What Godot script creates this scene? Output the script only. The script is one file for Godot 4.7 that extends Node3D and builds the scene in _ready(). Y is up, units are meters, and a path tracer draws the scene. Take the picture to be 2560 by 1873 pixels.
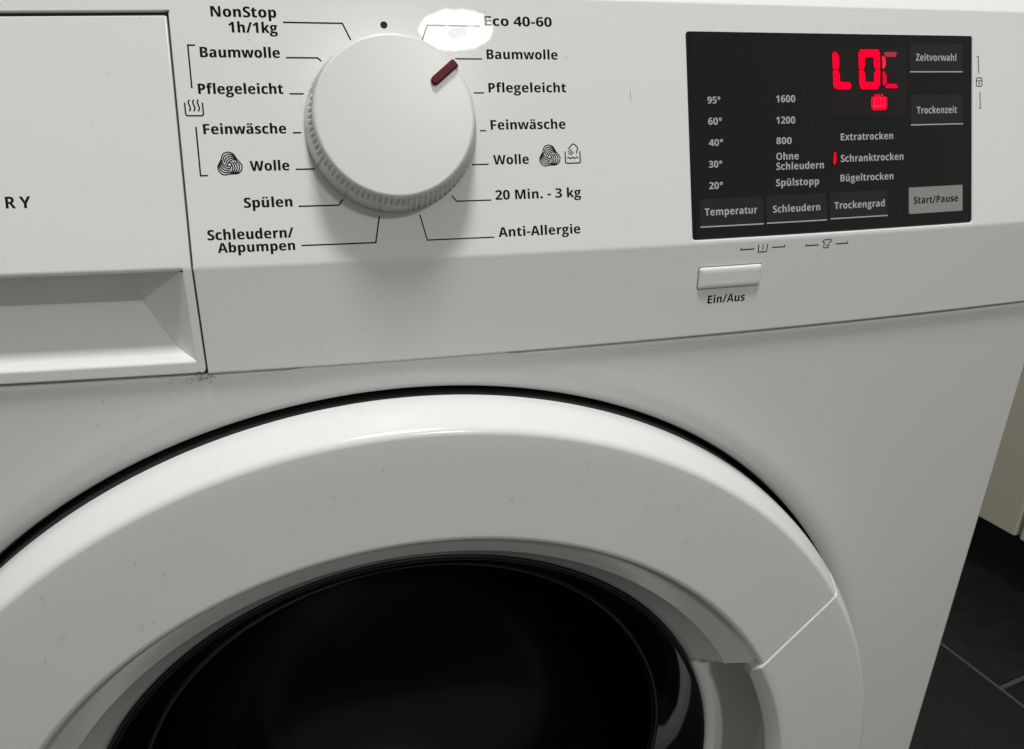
extends Node3D
# A washing machine front seen from close by. Metres, y up, the machine's front faces +z.
# Panel coordinates are millimetres: x across, s up the sloping (up) or upright (low) face.

const YB := 0.72        # lower edge of the control panel
const YK := 0.75707     # crease between the upright band and the sloping face
const A1 := -0.02941    # lean of the upright band
const TA := 0.332       # lean of the sloping face
const BOW := 0.19219    # the whole front bulges: z = -BOW * x * x
const DY := 0.4762      # height of the door's centre
const CT := 0.949064
const ST := 0.315089

var M := {}
var font: SystemFont
var cap0 := 0.0
var cap1 := 1.0
var machine: Node3D


func _ready() -> void:
	# ---- camera, surroundings, lamps
	var cam := Camera3D.new()
	cam.name = "camera"
	cam.keep_aspect = Camera3D.KEEP_HEIGHT
	cam.fov = 50.5474
	cam.near = 0.01
	cam.far = 40.0
	cam.transform = Transform3D(Basis(Vector3(0.972977, 0.016221, 0.230332), Vector3(0.078257, 0.915326, -0.395038), Vector3(-0.217237, 0.402388, 0.889321)), Vector3(-0.02583, 0.83087, 0.26479))
	add_child(cam)
	var we := WorldEnvironment.new()
	we.name = "surroundings"
	var env := Environment.new()
	env.background_mode = Environment.BG_COLOR
	env.background_color = Color(0.212, 0.209, 0.200).linear_to_srgb()
	env.tonemap_mode = Environment.TONE_MAPPER_LINEAR
	env.tonemap_exposure = 1.12
	env.sdfgi_enabled = true
	env.ssao_enabled = true
	env.ssil_enabled = true
	we.environment = env
	add_child(we)
	materials()
	font = SystemFont.new()
	font.font_names = PackedStringArray(["Droid Sans"])
	font.font_weight = 700
	var hb := text_box("H")
	cap0 = hb.position.y
	cap1 = hb.end.y
	ceiling_spot(Vector3(0.03, 2.45, 0.31), 0.17, 1.9)
	ceiling_ring(Vector3(0.535, 2.45, 2.18))

	# ---- large structure
	build_floor()
	build_cabinet()

	# ---- the machine
	machine = Node3D.new()
	machine.name = "washing_machine"
	add_child(machine)
	tag(machine, "white front-loading washing machine with programme dial, lit red display and round door", "washing machine")
	build_body()
	build_panel()
	build_drawer()
	build_knob()
	build_display()
	build_power_button()
	build_door()
	build_lint()


# ------------------------------------------------------------------ helpers
func tag(o: Node, label: String, category := "", group := "", kind := "") -> void:
	if label:
		o.set_meta("label", label)
	if category:
		o.set_meta("category", category)
	if group:
		o.set_meta("group", group)
	if kind:
		o.set_meta("kind", kind)


func obj(called: String, st: SurfaceTool, m: Material, parent: Node, label := "") -> MeshInstance3D:
	var o := MeshInstance3D.new()
	o.name = called
	o.mesh = st.commit()
	o.material_override = m
	parent.add_child(o, true)
	if label:
		o.set_meta("label", label)
	return o


func begin() -> SurfaceTool:
	var st := SurfaceTool.new()
	st.begin(Mesh.PRIMITIVE_TRIANGLES)
	return st


func tri(st: SurfaceTool, a: Vector3, b: Vector3, c: Vector3, na: Vector3, nb: Vector3, nc: Vector3) -> void:
	if (b - a).cross(c - a).length_squared() < 1e-22:
		return
	if (b - a).cross(c - a).dot(na + nb + nc) > 0.0:
		var t := b
		b = c
		c = t
		t = nb
		nb = nc
		nc = t
	st.set_normal(na)
	st.add_vertex(a)
	st.set_normal(nb)
	st.add_vertex(b)
	st.set_normal(nc)
	st.add_vertex(c)


# A smooth sheet: f(i, j) gives the point for 0..nu, 0..nv. `out` is a rough outward direction, or a Callable(point).
func sheet(st: SurfaceTool, nu: int, nv: int, f: Callable, out = Vector3(0, 0, 1), wrap := false) -> void:
	var p := []
	for i in nu + 1:
		var row := PackedVector3Array()
		for j in nv + 1:
			row.append(f.call(i, j))
		p.append(row)
	var n := []
	for i in nu + 1:
		var row := PackedVector3Array()
		for j in nv + 1:
			var i0 := maxi(i - 1, 0)
			var i1 := mini(i + 1, nu)
			if wrap and (i == 0 or i == nu):
				i0 = nu - 1
				i1 = 1
			var du: Vector3 = p[i1][j] - p[i0][j]
			var dv: Vector3 = p[i][mini(j + 1, nv)] - p[i][maxi(j - 1, 0)]
			var c := du.cross(dv)
			if c.length_squared() < 1e-24:
				c = Vector3(0, 0, 1e-9)
			c = c.normalized()
			var o: Vector3 = out.call(p[i][j]) if out is Callable else out
			row.append(-c if c.dot(o) < 0.0 else c)
		n.append(row)
	for i in nu:
		for j in nv:
			tri(st, p[i][j], p[i + 1][j], p[i + 1][j + 1], n[i][j], n[i + 1][j], n[i + 1][j + 1])
			tri(st, p[i][j], p[i + 1][j + 1], p[i][j + 1], n[i][j], n[i + 1][j + 1], n[i][j + 1])


func flat_tri(st: SurfaceTool, a: Vector3, b: Vector3, c: Vector3, out: Vector3) -> void:
	var n := (b - a).cross(c - a).normalized()
	if n.dot(out) < 0.0:
		n = -n
	tri(st, a, b, c, n, n, n)


func flat_quad(st: SurfaceTool, a: Vector3, b: Vector3, c: Vector3, d: Vector3, out: Vector3) -> void:
	flat_tri(st, a, b, c, out)
	flat_tri(st, a, c, d, out)


# The sloping face of the panel; x and s and off in millimetres.
func up(x: float, s: float, off := 0.0) -> Vector3:
	var y := YK + s * 0.001 * CT
	var z := A1 * (YK - YB) - TA * s * 0.001 * CT - BOW * x * x * 1e-6
	return Vector3(x * 0.001, y, z) + up_n(x) * off * 0.001


func up_n(x: float) -> Vector3:
	return Vector3(2.0 * BOW * x * 0.001, TA, 1.0).normalized()


# The upright band below the crease.
func low(x: float, s: float, off := 0.0) -> Vector3:
	var z := A1 * s * 0.001 - BOW * x * x * 1e-6
	return Vector3(x * 0.001, YB + s * 0.001, z) + low_n(x) * off * 0.001


func low_n(x: float) -> Vector3:
	return Vector3(2.0 * BOW * x * 0.001, -A1, 1.0).normalized()


func on(face: String, x: float, s: float, off: float) -> Vector3:
	return up(x, s, off) if face == "up" else low(x, s, off)


func on_n(face: String, x: float) -> Vector3:
	return up_n(x) if face == "up" else low_n(x)


func text_verts(words: String) -> PackedVector3Array:
	var t := TextMesh.new()
	t.font = font
	t.text = words
	t.font_size = 100
	t.pixel_size = 0.01
	t.depth = 0.0
	t.curve_step = 2.0
	var a := t.get_mesh_arrays()
	var v: PackedVector3Array = a[Mesh.ARRAY_VERTEX]
	var ix = a[Mesh.ARRAY_INDEX]
	if ix == null or ix.is_empty():
		return v
	var r := PackedVector3Array()
	for k in ix:
		r.append(v[k])
	return r


func text_box(words: String) -> AABB:
	var v := text_verts(words)
	var b := AABB(v[0], Vector3.ZERO)
	for q in v:
		b = b.expand(q)
	return b


# Printed words between xl and xr on the line s, letters `cap` millimetres tall, laid onto the face.
func words(st: SurfaceTool, txt: String, face: String, xl: float, xr: float, s: float, cap: float, off: float) -> void:
	var v := text_verts(txt)
	var lo := INF
	var hi := -INF
	for q in v:
		lo = minf(lo, q.x)
		hi = maxf(hi, q.x)
	for k in range(0, v.size(), 3):
		var c := []
		for q in 3:
			var w := v[k + q]
			var x := lerpf(xl, xr, (w.x - lo) / (hi - lo))
			c.append([on(face, x, s + (w.y - cap0) / (cap1 - cap0) * cap, off), on_n(face, x)])
		tri(st, c[0][0], c[1][0], c[2][0], c[0][1], c[1][1], c[2][1])


# A printed line of even width through the points.
func stroke(st: SurfaceTool, face: String, pts: Array, w: float, off: float, closed := false) -> void:
	var n := pts.size()
	var l := []
	for i in n:
		var a: Vector2 = pts[(i - 1 + n) % n] if closed or i > 0 else pts[i]
		var b: Vector2 = pts[i]
		var c: Vector2 = pts[(i + 1) % n] if closed or i < n - 1 else pts[i]
		var d0 := (b - a).normalized()
		var d1 := (c - b).normalized()
		if d0 == Vector2.ZERO:
			d0 = d1
		if d1 == Vector2.ZERO:
			d1 = d0
		var t := (d0 + d1).normalized()
		var m := Vector2(-t.y, t.x)
		var k := w * 0.5 / maxf(m.dot(Vector2(-d0.y, d0.x)), 0.5)
		l.append([b + m * k, b - m * k])
	for i in (n if closed else n - 1):
		var q: Array = l[i]
		var r: Array = l[(i + 1) % n]
		var steps := maxi(1, int(ceilf(q[0].distance_to(r[0]) / 6.0)))
		for k in steps:
			var f0 := float(k) / steps
			var f1 := float(k + 1) / steps
			var e := [q[0].lerp(r[0], f0), q[0].lerp(r[0], f1), q[1].lerp(r[1], f1), q[1].lerp(r[1], f0)]
			var g := []
			for v in e:
				g.append(on(face, v.x, v.y, off))
			flat_quad(st, g[0], g[1], g[2], g[3], on_n(face, q[0].x))


# A printed filled outline.
func fill(st: SurfaceTool, face: String, poly: PackedVector2Array, off: float) -> void:
	var ix := Geometry2D.triangulate_polygon(poly)
	for k in range(0, ix.size(), 3):
		var c := []
		for q in 3:
			var w := poly[ix[k + q]]
			c.append(on(face, w.x, w.y, off))
		flat_tri(st, c[0], c[1], c[2], on_n(face, poly[ix[k]].x))


func rounded(poly: PackedVector2Array, r: float) -> PackedVector2Array:
	var a := Geometry2D.offset_polygon(poly, -r, Geometry2D.JOIN_MITER)
	if a.is_empty():
		return poly
	var b := Geometry2D.offset_polygon(a[0], r, Geometry2D.JOIN_ROUND)
	return b[0]


func disc(c: Vector2, r: float, n := 24) -> PackedVector2Array:
	var p := PackedVector2Array()
	for i in n:
		p.append(c + Vector2.from_angle(TAU * i / n) * r)
	return p


# Points round a rectangle with rounded corners, the same count for any size: m per corner, m per side.
func round_rect(x0: float, x1: float, y0: float, y1: float, r: float, m := 6) -> PackedVector2Array:
	var p := PackedVector2Array()
	var cs := [Vector2(x1 - r, y1 - r), Vector2(x0 + r, y1 - r), Vector2(x0 + r, y0 + r), Vector2(x1 - r, y0 + r)]
	for k in 4:
		for i in m + 1:
			p.append(cs[k] + Vector2.from_angle(PI / 2 * k + PI / 2 * i / m) * r)
		var a := p[p.size() - 1]
		var b: Vector2 = cs[(k + 1) % 4] + Vector2.from_angle(PI / 2 * (k + 1)) * r
		for i in range(1, 8):
			p.append(a.lerp(b, i / 8.0))
	return p


func bez(pts: Array, n := 8) -> Array:   # Catmull-Rom through the points
	var r := []
	for i in pts.size() - 1:
		var a: Vector2 = pts[maxi(i - 1, 0)]
		var b: Vector2 = pts[i]
		var c: Vector2 = pts[i + 1]
		var d: Vector2 = pts[mini(i + 2, pts.size() - 1)]
		for k in n:
			r.append(b.cubic_interpolate(c, a, d, float(k) / n))
	r.append(pts[pts.size() - 1])
	return r


func tube(st: SurfaceTool, pts: Array, r: float, n := 6) -> void:
	sheet(st, pts.size() - 1, n, func(i, j):
		var a: Vector3 = pts[maxi(i - 1, 0)]
		var b: Vector3 = pts[mini(i + 1, pts.size() - 1)]
		var d := (b - a).normalized()
		var e := d.cross(Vector3(0.31, 0.17, 0.93)).normalized()
		var g := d.cross(e)
		return pts[i] + (e * cos(TAU * j / n) + g * sin(TAU * j / n)) * r)


# Turns a profile of (radius, z) round the door's axis from a0 to a1 degrees; each [..] of the profile is one smooth run.
func turn(st: SurfaceTool, runs: Array, a0: float, a1: float, n: int, c: Vector3, out: Callable, start = null) -> void:
	for run in runs:
		var m: int = run.size() - 1
		sheet(st, n, m, func(i, j):
			var q: Vector2 = run[j]
			var s: float = start.call(q.x) if start != null else a0
			var a := deg_to_rad(lerpf(s, a1, float(i) / n))
			return c + Vector3(cos(a) * q.x, sin(a) * q.x, q.y), out, is_equal_approx(absf(a1 - a0), 360.0))


func curve(a: Vector2, b: Vector2, c: Vector2, n := 8) -> Array:
	var r := []
	for i in n + 1:
		var t := float(i) / n
		r.append(a.lerp(b, t).lerp(b.lerp(c, t), t))
	return r


# ------------------------------------------------------------------ materials
func mat(called: String, lin: Color, rough: float, spec := 0.5) -> StandardMaterial3D:
	var m := StandardMaterial3D.new()
	m.resource_name = called
	m.albedo_color = lin.linear_to_srgb()
	m.roughness = rough
	m.metallic_specular = spec
	M[called] = m
	return m


func dust_picture() -> ImageTexture:   # sparse specks and short fibres on white
	var rng := RandomNumberGenerator.new()
	rng.seed = 71
	var size := 2048
	var im := Image.create(size, size, false, Image.FORMAT_RGB8)
	im.fill(Color(1, 1, 1))
	for k in 1000:
		var at := Vector2(rng.randf() * size, rng.randf() * size)
		var g := rng.randf_range(0.80, 0.97)
		var col := Color(g, g * 0.985, g * 0.96)
		if rng.randf() < 0.55:
			var w := rng.randi_range(1, 2)
			im.fill_rect(Rect2i(int(at.x), int(at.y), w, rng.randi_range(1, 2)), col)
		else:
			var d := rng.randf() * TAU
			var bend := rng.randf_range(-0.16, 0.16)
			for q in rng.randi_range(2, 8):
				at += Vector2.from_angle(d) * 0.9
				d += bend
				im.set_pixel(posmod(int(at.x), size), posmod(int(at.y), size), col)
				if rng.randf() < 0.4:
					im.set_pixel(posmod(int(at.x) + 1, size), posmod(int(at.y), size), col)
	return ImageTexture.create_from_image(im)


func dark_dust_picture(base: Color) -> ImageTexture:   # pale specks on black gloss
	var rng := RandomNumberGenerator.new()
	rng.seed = 12
	var im := Image.create(1024, 1024, false, Image.FORMAT_RGB8)
	im.fill(base.linear_to_srgb())
	for k in 800:
		var at := Vector2(rng.randf() * 1024, rng.randf() * 1024)
		var g := pow(rng.randf(), 3.0) * 0.10 + 0.012
		var col := Color(g, g, g * 0.97).linear_to_srgb()
		var d := rng.randf() * TAU
		for q in (1 if rng.randf() < 0.8 else rng.randi_range(2, 6)):
			im.set_pixel(posmod(int(at.x), 1024), posmod(int(at.y), 1024), col)
			at += Vector2.from_angle(d)
	return ImageTexture.create_from_image(im)


func dusty(m: StandardMaterial3D, t: Texture2D, scale: float, shift: Vector3) -> void:
	m.albedo_texture = t
	m.uv1_triplanar = true
	m.uv1_world_triplanar = true
	m.uv1_scale = Vector3.ONE * scale
	m.uv1_offset = shift


func materials() -> void:
	var dust := dust_picture()
	var w := Color(0.775, 0.775, 0.765)
	dusty(mat("panel_plastic", w, 0.015), dust, 2.5, Vector3(0.1, 0.23, 0.0))
	dusty(mat("drawer_plastic", w, 0.16), dust, 2.5, Vector3(0.4, 0.61, 0.3))
	dusty(mat("body_enamel", Color(0.765, 0.762, 0.745), 0.14), dust, 2.0, Vector3(0.7, 0.13, 0.5))
	dusty(mat("door_plastic", Color(0.77, 0.77, 0.755), 0.16), dust, 2.5, Vector3(0.3, 0.83, 0.7))
	dusty(mat("knob_plastic", Color(0.715, 0.715, 0.705), 0.3), dust, 2.5, Vector3(0.55, 0.4, 0.2))
	var peel := FastNoiseLite.new()
	peel.seed = 21
	peel.frequency = 0.11
	peel.fractal_octaves = 2
	var peel_map := NoiseTexture2D.new()
	peel_map.width = 1024
	peel_map.height = 1024
	peel_map.seamless = true
	peel_map.as_normal_map = true
	peel_map.bump_strength = 2.0
	peel_map.noise = peel
	for k in ["panel_plastic", "drawer_plastic", "body_enamel", "door_plastic"]:
		M[k].normal_enabled = true
		M[k].normal_texture = peel_map
		M[k].normal_scale = 0.003 if k == "panel_plastic" else 0.010
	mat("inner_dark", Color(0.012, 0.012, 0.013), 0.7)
	mat("ink", Color(0.006, 0.006, 0.0065), 0.02, 0.42)
	mat("dot_ink", Color(0.022, 0.022, 0.023), 0.03, 0.45)
	mat("pointer_red", Color(0.105, 0.014, 0.015), 0.5, 0.3)
	mat("display_black", Color(0.006, 0.0062, 0.0062), 0.06)
	M.display_black.albedo_color = Color.WHITE
	dusty(M.display_black, dark_dust_picture(Color(0.006, 0.0062, 0.0062)), 5.0, Vector3(0.2, 0.3, 0.1))
	mat("key_black", Color(0.016, 0.017, 0.018), 0.12)
	mat("lens_black", Color(0.013, 0.009, 0.0095), 0.08)
	mat("print_grey", Color(0.42, 0.42, 0.41), 0.4)
	mat("start_grey", Color(0.27, 0.265, 0.25), 0.35)
	dusty(mat("door_glass", Color.WHITE, 0.22, 0.34), dark_dust_picture(Color(0.0026, 0.0026, 0.004)), 4.0, Vector3(0.6, 0.1, 0.4))
	mat("edge_glint", Color(0.03, 0.031, 0.034), 0.35)
	mat("glass_rim", Color(0.003, 0.004, 0.0095), 0.06)
	mat("steel", Color(0.45, 0.45, 0.46), 0.35).metallic = 1.0
	mat("lint_grey", Color(0.24, 0.23, 0.215), 0.9)
	var lit := mat("led_red", Color(0.2, 0.0, 0.01), 0.4)
	lit.emission_enabled = true
	lit.metallic_specular = 0.1
	lit.emission = Color(1.0, 0.0, 0.02).linear_to_srgb()
	lit.emission_energy_multiplier = 1.15
	var halo := mat("led_halo", Color(0.02, 0.004, 0.005), 0.3, 0.3)
	halo.emission_enabled = true
	halo.emission = Color(0.022, 0.0, 0.002).linear_to_srgb()
	halo.emission_energy_multiplier = 1.0
	var dim := mat("led_dim", Color(0.1, 0.01, 0.015), 0.4)
	dim.emission_enabled = true
	dim.emission = Color(0.26, 0.012, 0.03).linear_to_srgb()
	dim.emission_energy_multiplier = 1.0
	var half := mat("led_half", Color(0.1, 0.01, 0.015), 0.4)
	half.emission_enabled = true
	half.emission = Color(0.75, 0.0, 0.04).linear_to_srgb()
	half.emission_energy_multiplier = 1.0
	var fn := FastNoiseLite.new()
	fn.seed = 5
	fn.frequency = 0.02
	fn.fractal_octaves = 4
	var nt := NoiseTexture2D.new()
	nt.width = 512
	nt.height = 512
	nt.seamless = true
	nt.noise = fn
	var ramp := Gradient.new()
	ramp.set_color(0, Color(0.72, 0.72, 0.72))
	ramp.set_color(1, Color(1, 1, 1))
	nt.color_ramp = ramp
	for k in 3:
		var g := 0.0105 + 0.0022 * k
		dusty(mat("tile_black_%d" % k, Color(g, g, g * 1.01), 0.5), nt, 3.0, Vector3(0.3 * k, 0, 0.2 * k))
	mat("grout", Color(0.075, 0.07, 0.07), 0.9)
	mat("cream_front", Color(0.50, 0.485, 0.385), 0.45)
	mat("cream_edge", Color(0.36, 0.35, 0.28), 0.5)
	mat("plinth_black", Color(0.006, 0.006, 0.006), 0.7)
	mat("lamp_white", Color(0.7, 0.7, 0.68), 0.4)


func glow(called: String, lin: Color, energy: float) -> StandardMaterial3D:
	var m := mat(called, Color(0.8, 0.8, 0.8), 0.4)
	m.emission_enabled = true
	m.emission = lin.linear_to_srgb()
	m.emission_energy_multiplier = energy
	return m


# ------------------------------------------------------------------ lamps (out of the picture, seen in the gloss)
func ceiling_spot(at: Vector3, r: float, energy: float) -> void:
	var t := Node3D.new()
	t.name = "ceiling_spot"
	add_child(t)
	t.position = at
	tag(t, "round white ceiling spot shining straight down on the machine", "ceiling lamp")
	var st := begin()
	var prof := [[Vector2(r + 0.012, 0.03), Vector2(r + 0.012, -0.004)], [Vector2(r + 0.012, -0.004), Vector2(r, -0.006)], [Vector2(r, -0.006), Vector2(r, 0.004)]]
	ring_down(st, prof, 1.0, 48)
	obj("lamp_rim", st, M.lamp_white, t)
	st = begin()
	ring_down(st, [[Vector2(0.0005, 0.002), Vector2(r, 0.002)]], 1.0, 48)
	obj("lamp_diffuser", st, glow("spot_glow", Color(0.99, 0.99, 1.0), 8.0), t)
	st = begin()
	ring_down(st, [[Vector2(r + 0.014, -0.002), Vector2(r + 0.12, -0.012), Vector2(0.44, -0.004)], [Vector2(0.44, -0.004), Vector2(0.445, 0.05)]], 1.0, 64)
	obj("added_glow_disc", st, glow("added_disc_glow", Color(1.0, 0.985, 0.95), 0.9), t)  # added glowing disc, unseen: overhead fill and a soft reflection in the glass
	var l := AreaLight3D.new()
	l.name = "spot_light"
	l.area_size = Vector2(r * 1.77, r * 1.77)
	l.light_energy = energy
	l.light_color = Color(0.99, 0.99, 1.0).linear_to_srgb()
	l.area_range = 8.0
	l.shadow_enabled = true
	l.position = Vector3(0, -0.008, 0)
	l.rotation = Vector3(-PI / 2, 0, 0)
	t.add_child(l)


func ring_down(st: SurfaceTool, runs: Array, squash: float, n: int) -> void:
	for run in runs:
		sheet(st, n, run.size() - 1, func(i, j):
			var q: Vector2 = run[j]
			var a = TAU * i / n
			return Vector3(cos(a) * q.x, q.y, sin(a) * q.x * squash), Vector3(0, -1, 0), true)


func ceiling_ring(at: Vector3) -> void:
	var t := Node3D.new()
	t.name = "ceiling_ring_lamp"
	add_child(t)
	t.position = at
	tag(t, "oval ceiling lamp with a warm glowing ring round a cooler centre", "ceiling lamp")
	var st := begin()
	ring_down(st, [[Vector2(0.165, 0.05), Vector2(0.165, 0.015)], [Vector2(0.165, 0.015), Vector2(0.157, 0.012)]], 0.68, 48)
	obj("lamp_base", st, M.lamp_white, t)
	st = begin()
	ring_down(st, [[Vector2(0.157, 0.014), Vector2(0.152, -0.004), Vector2(0.13, -0.014), Vector2(0.10, -0.018), Vector2(0.07, -0.014), Vector2(0.05, -0.004)]], 0.68, 48)
	obj("ring_diffuser", st, glow("ring_glow", Color(1.0, 0.965, 0.86), 9.5), t)
	st = begin()
	ring_down(st, [[Vector2(0.0005, 0.0), Vector2(0.05, -0.003)]], 0.68, 32)
	obj("centre_cap", st, glow("cap_glow", Color(0.80, 0.88, 1.0), 3.0), t)
	for k in 6:      # six lamps inside the ring
		var l := OmniLight3D.new()
		l.name = "ring_light_%03d" % k
		l.light_size = 0.011
		l.omni_range = 8.0
		l.omni_attenuation = 2.0
		l.light_energy = 0.2
		l.light_color = Color(1.0, 0.965, 0.89).linear_to_srgb()
		l.shadow_enabled = true
		l.position = Vector3(cos(TAU * k / 6.0) * 0.105, -0.001, sin(TAU * k / 6.0) * 0.105 * 0.68)
		t.add_child(l)


# ------------------------------------------------------------------ the room as far as it shows
func build_floor() -> void:
	var ground := Node3D.new()
	ground.name = "floor"
	add_child(ground)
	tag(ground, "black tiled floor with grey joints beside the machine", "", "", "structure")
	# rows run along u; the joint seen beside the machine passes through o
	var o := Vector3(0.84, 0.0, -0.388)
	var u := Vector3(0.185, 0, 0.9827)
	var v := Vector3(0.9827, 0, -0.185)
	var st := begin()
	var b := -0.002
	flat_quad(st, o + u * 4 + v * 3 + Vector3(0, b, 0), o - u * 3 + v * 3 + Vector3(0, b, 0), o - u * 3 - v * 4 + Vector3(0, b, 0), o + u * 4 - v * 4 + Vector3(0, b, 0), Vector3.UP)
	obj("joint", st, M.grout, ground)
	var box := []
	for k in 3:
		st = begin()
		var a := 0.0028
		var x1 := 0.3 - a
		var z1 := 0.6 - a
		var e := 0.0015
		var top := [Vector3(a + e, 0, a + e), Vector3(x1 - e, 0, a + e), Vector3(x1 - e, 0, z1 - e), Vector3(a + e, 0, z1 - e)]
		var bot := [Vector3(a, -0.0025, a), Vector3(x1, -0.0025, a), Vector3(x1, -0.0025, z1), Vector3(a, -0.0025, z1)]
		flat_quad(st, top[0], top[1], top[2], top[3], Vector3.UP)
		for i in 4:
			flat_quad(st, top[i], top[(i + 1) % 4], bot[(i + 1) % 4], bot[i], (top[i] + top[(i + 1) % 4]) * 0.5 - Vector3(0.15, -0.01, 0.3))
		box.append(st.commit())
	var rng := RandomNumberGenerator.new()
	rng.seed = 9
	for i in range(-5, 5):
		for j in range(-3, 5):
			var m := MeshInstance3D.new()
			m.name = "tile"
			m.mesh = box[0]
			m.material_override = M["tile_black_%d" % rng.randi_range(0, 2)]
			var shift := 0.0 if posmod(i, 2) == 0 else 0.3
			m.transform = Transform3D(Basis(v, Vector3.UP, u), o + v * (0.3 * i) + u * (0.6 * j + shift) + Vector3(0, rng.randf_range(-0.0003, 0.0003), 0))
			ground.add_child(m, true)


func chamfer_box(st: SurfaceTool, lo: Vector3, hi: Vector3, e: float) -> void:
	for ax in 3:
		var a1 := (ax + 1) % 3
		var a2 := (ax + 2) % 3
		for s in [0, 1]:
			var n := Vector3.ZERO
			n[ax] = 1.0 if s else -1.0
			var q := []
			for k in [[0, 0], [1, 0], [1, 1], [0, 1]]:
				var c := Vector3.ZERO
				c[ax] = hi[ax] if s else lo[ax]
				c[a1] = hi[a1] - e if k[0] else lo[a1] + e
				c[a2] = hi[a2] - e if k[1] else lo[a2] + e
				q.append(c)
			flat_quad(st, q[0], q[1], q[2], q[3], n)
		for s in [0, 1]:
			for r in [0, 1]:
				var n := Vector3.ZERO
				n[a1] = 1.0 if s else -1.0
				n[a2] = 1.0 if r else -1.0
				var g := []
				for k in [[0, 0], [1, 0], [1, 1], [0, 1]]:
					var c := Vector3.ZERO
					c[ax] = hi[ax] - e if k[0] else lo[ax] + e
					c[a1] = (hi[a1] if s else lo[a1]) + (0.0 if k[1] else -n[a1] * e)
					c[a2] = (hi[a2] if r else lo[a2]) + (-n[a2] * e if k[1] else 0.0)
					g.append(c)
				flat_quad(st, g[0], g[1], g[2], g[3], n)


func build_cabinet() -> void:
	var t := Node3D.new()
	t.name = "kitchen_cabinet"
	add_child(t)
	tag(t, "cream kitchen cabinet with black plinth beyond the machine's right side", "cabinet")
	# the doors face the machine; local x runs along the row of doors, z out of the doors
	var u := Vector3(0.2165, 0, 0.9763)
	var out := Vector3(-0.9763, 0, 0.2165)
	t.transform = Transform3D(Basis(u, Vector3.UP, out), Vector3(0.982, 0, -0.5485))
	var st := begin()
	chamfer_box(st, Vector3(-0.47, 0.0, -0.55), Vector3(0.95, 0.108, -0.055), 0.001)
	obj("plinth", st, M.plinth_black, t)
	st = begin()
	chamfer_box(st, Vector3(-0.47, 0.109, -0.57), Vector3(0.95, 0.84, -0.022), 0.001)
	obj("carcass", st, M.cream_edge, t)
	st = begin()
	chamfer_box(st, Vector3(-0.48, 0.842, -0.58), Vector3(0.96, 0.88, 0.02), 0.003)
	obj("worktop", st, M.cream_edge, t)
	for k in [[-0.462, -0.003], [0.003, 0.462], [0.468, 0.927]]:
		st = begin()
		chamfer_box(st, Vector3(k[0], 0.116, -0.02), Vector3(k[1], 0.835, 0.0), 0.003)
		var d := obj("door", st, M.cream_front, t)
		st = begin()
		tube(st, [Vector3(k[1] - 0.04, 0.62, 0.001), Vector3(k[1] - 0.04, 0.62, 0.03), Vector3(k[1] - 0.04, 0.75, 0.03), Vector3(k[1] - 0.04, 0.75, 0.001)], 0.005, 8)
		obj("handle", st, M.steel, d)


# ------------------------------------------------------------------ machine: body
func bow(x: float) -> float:
	return -BOW * x * x


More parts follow.
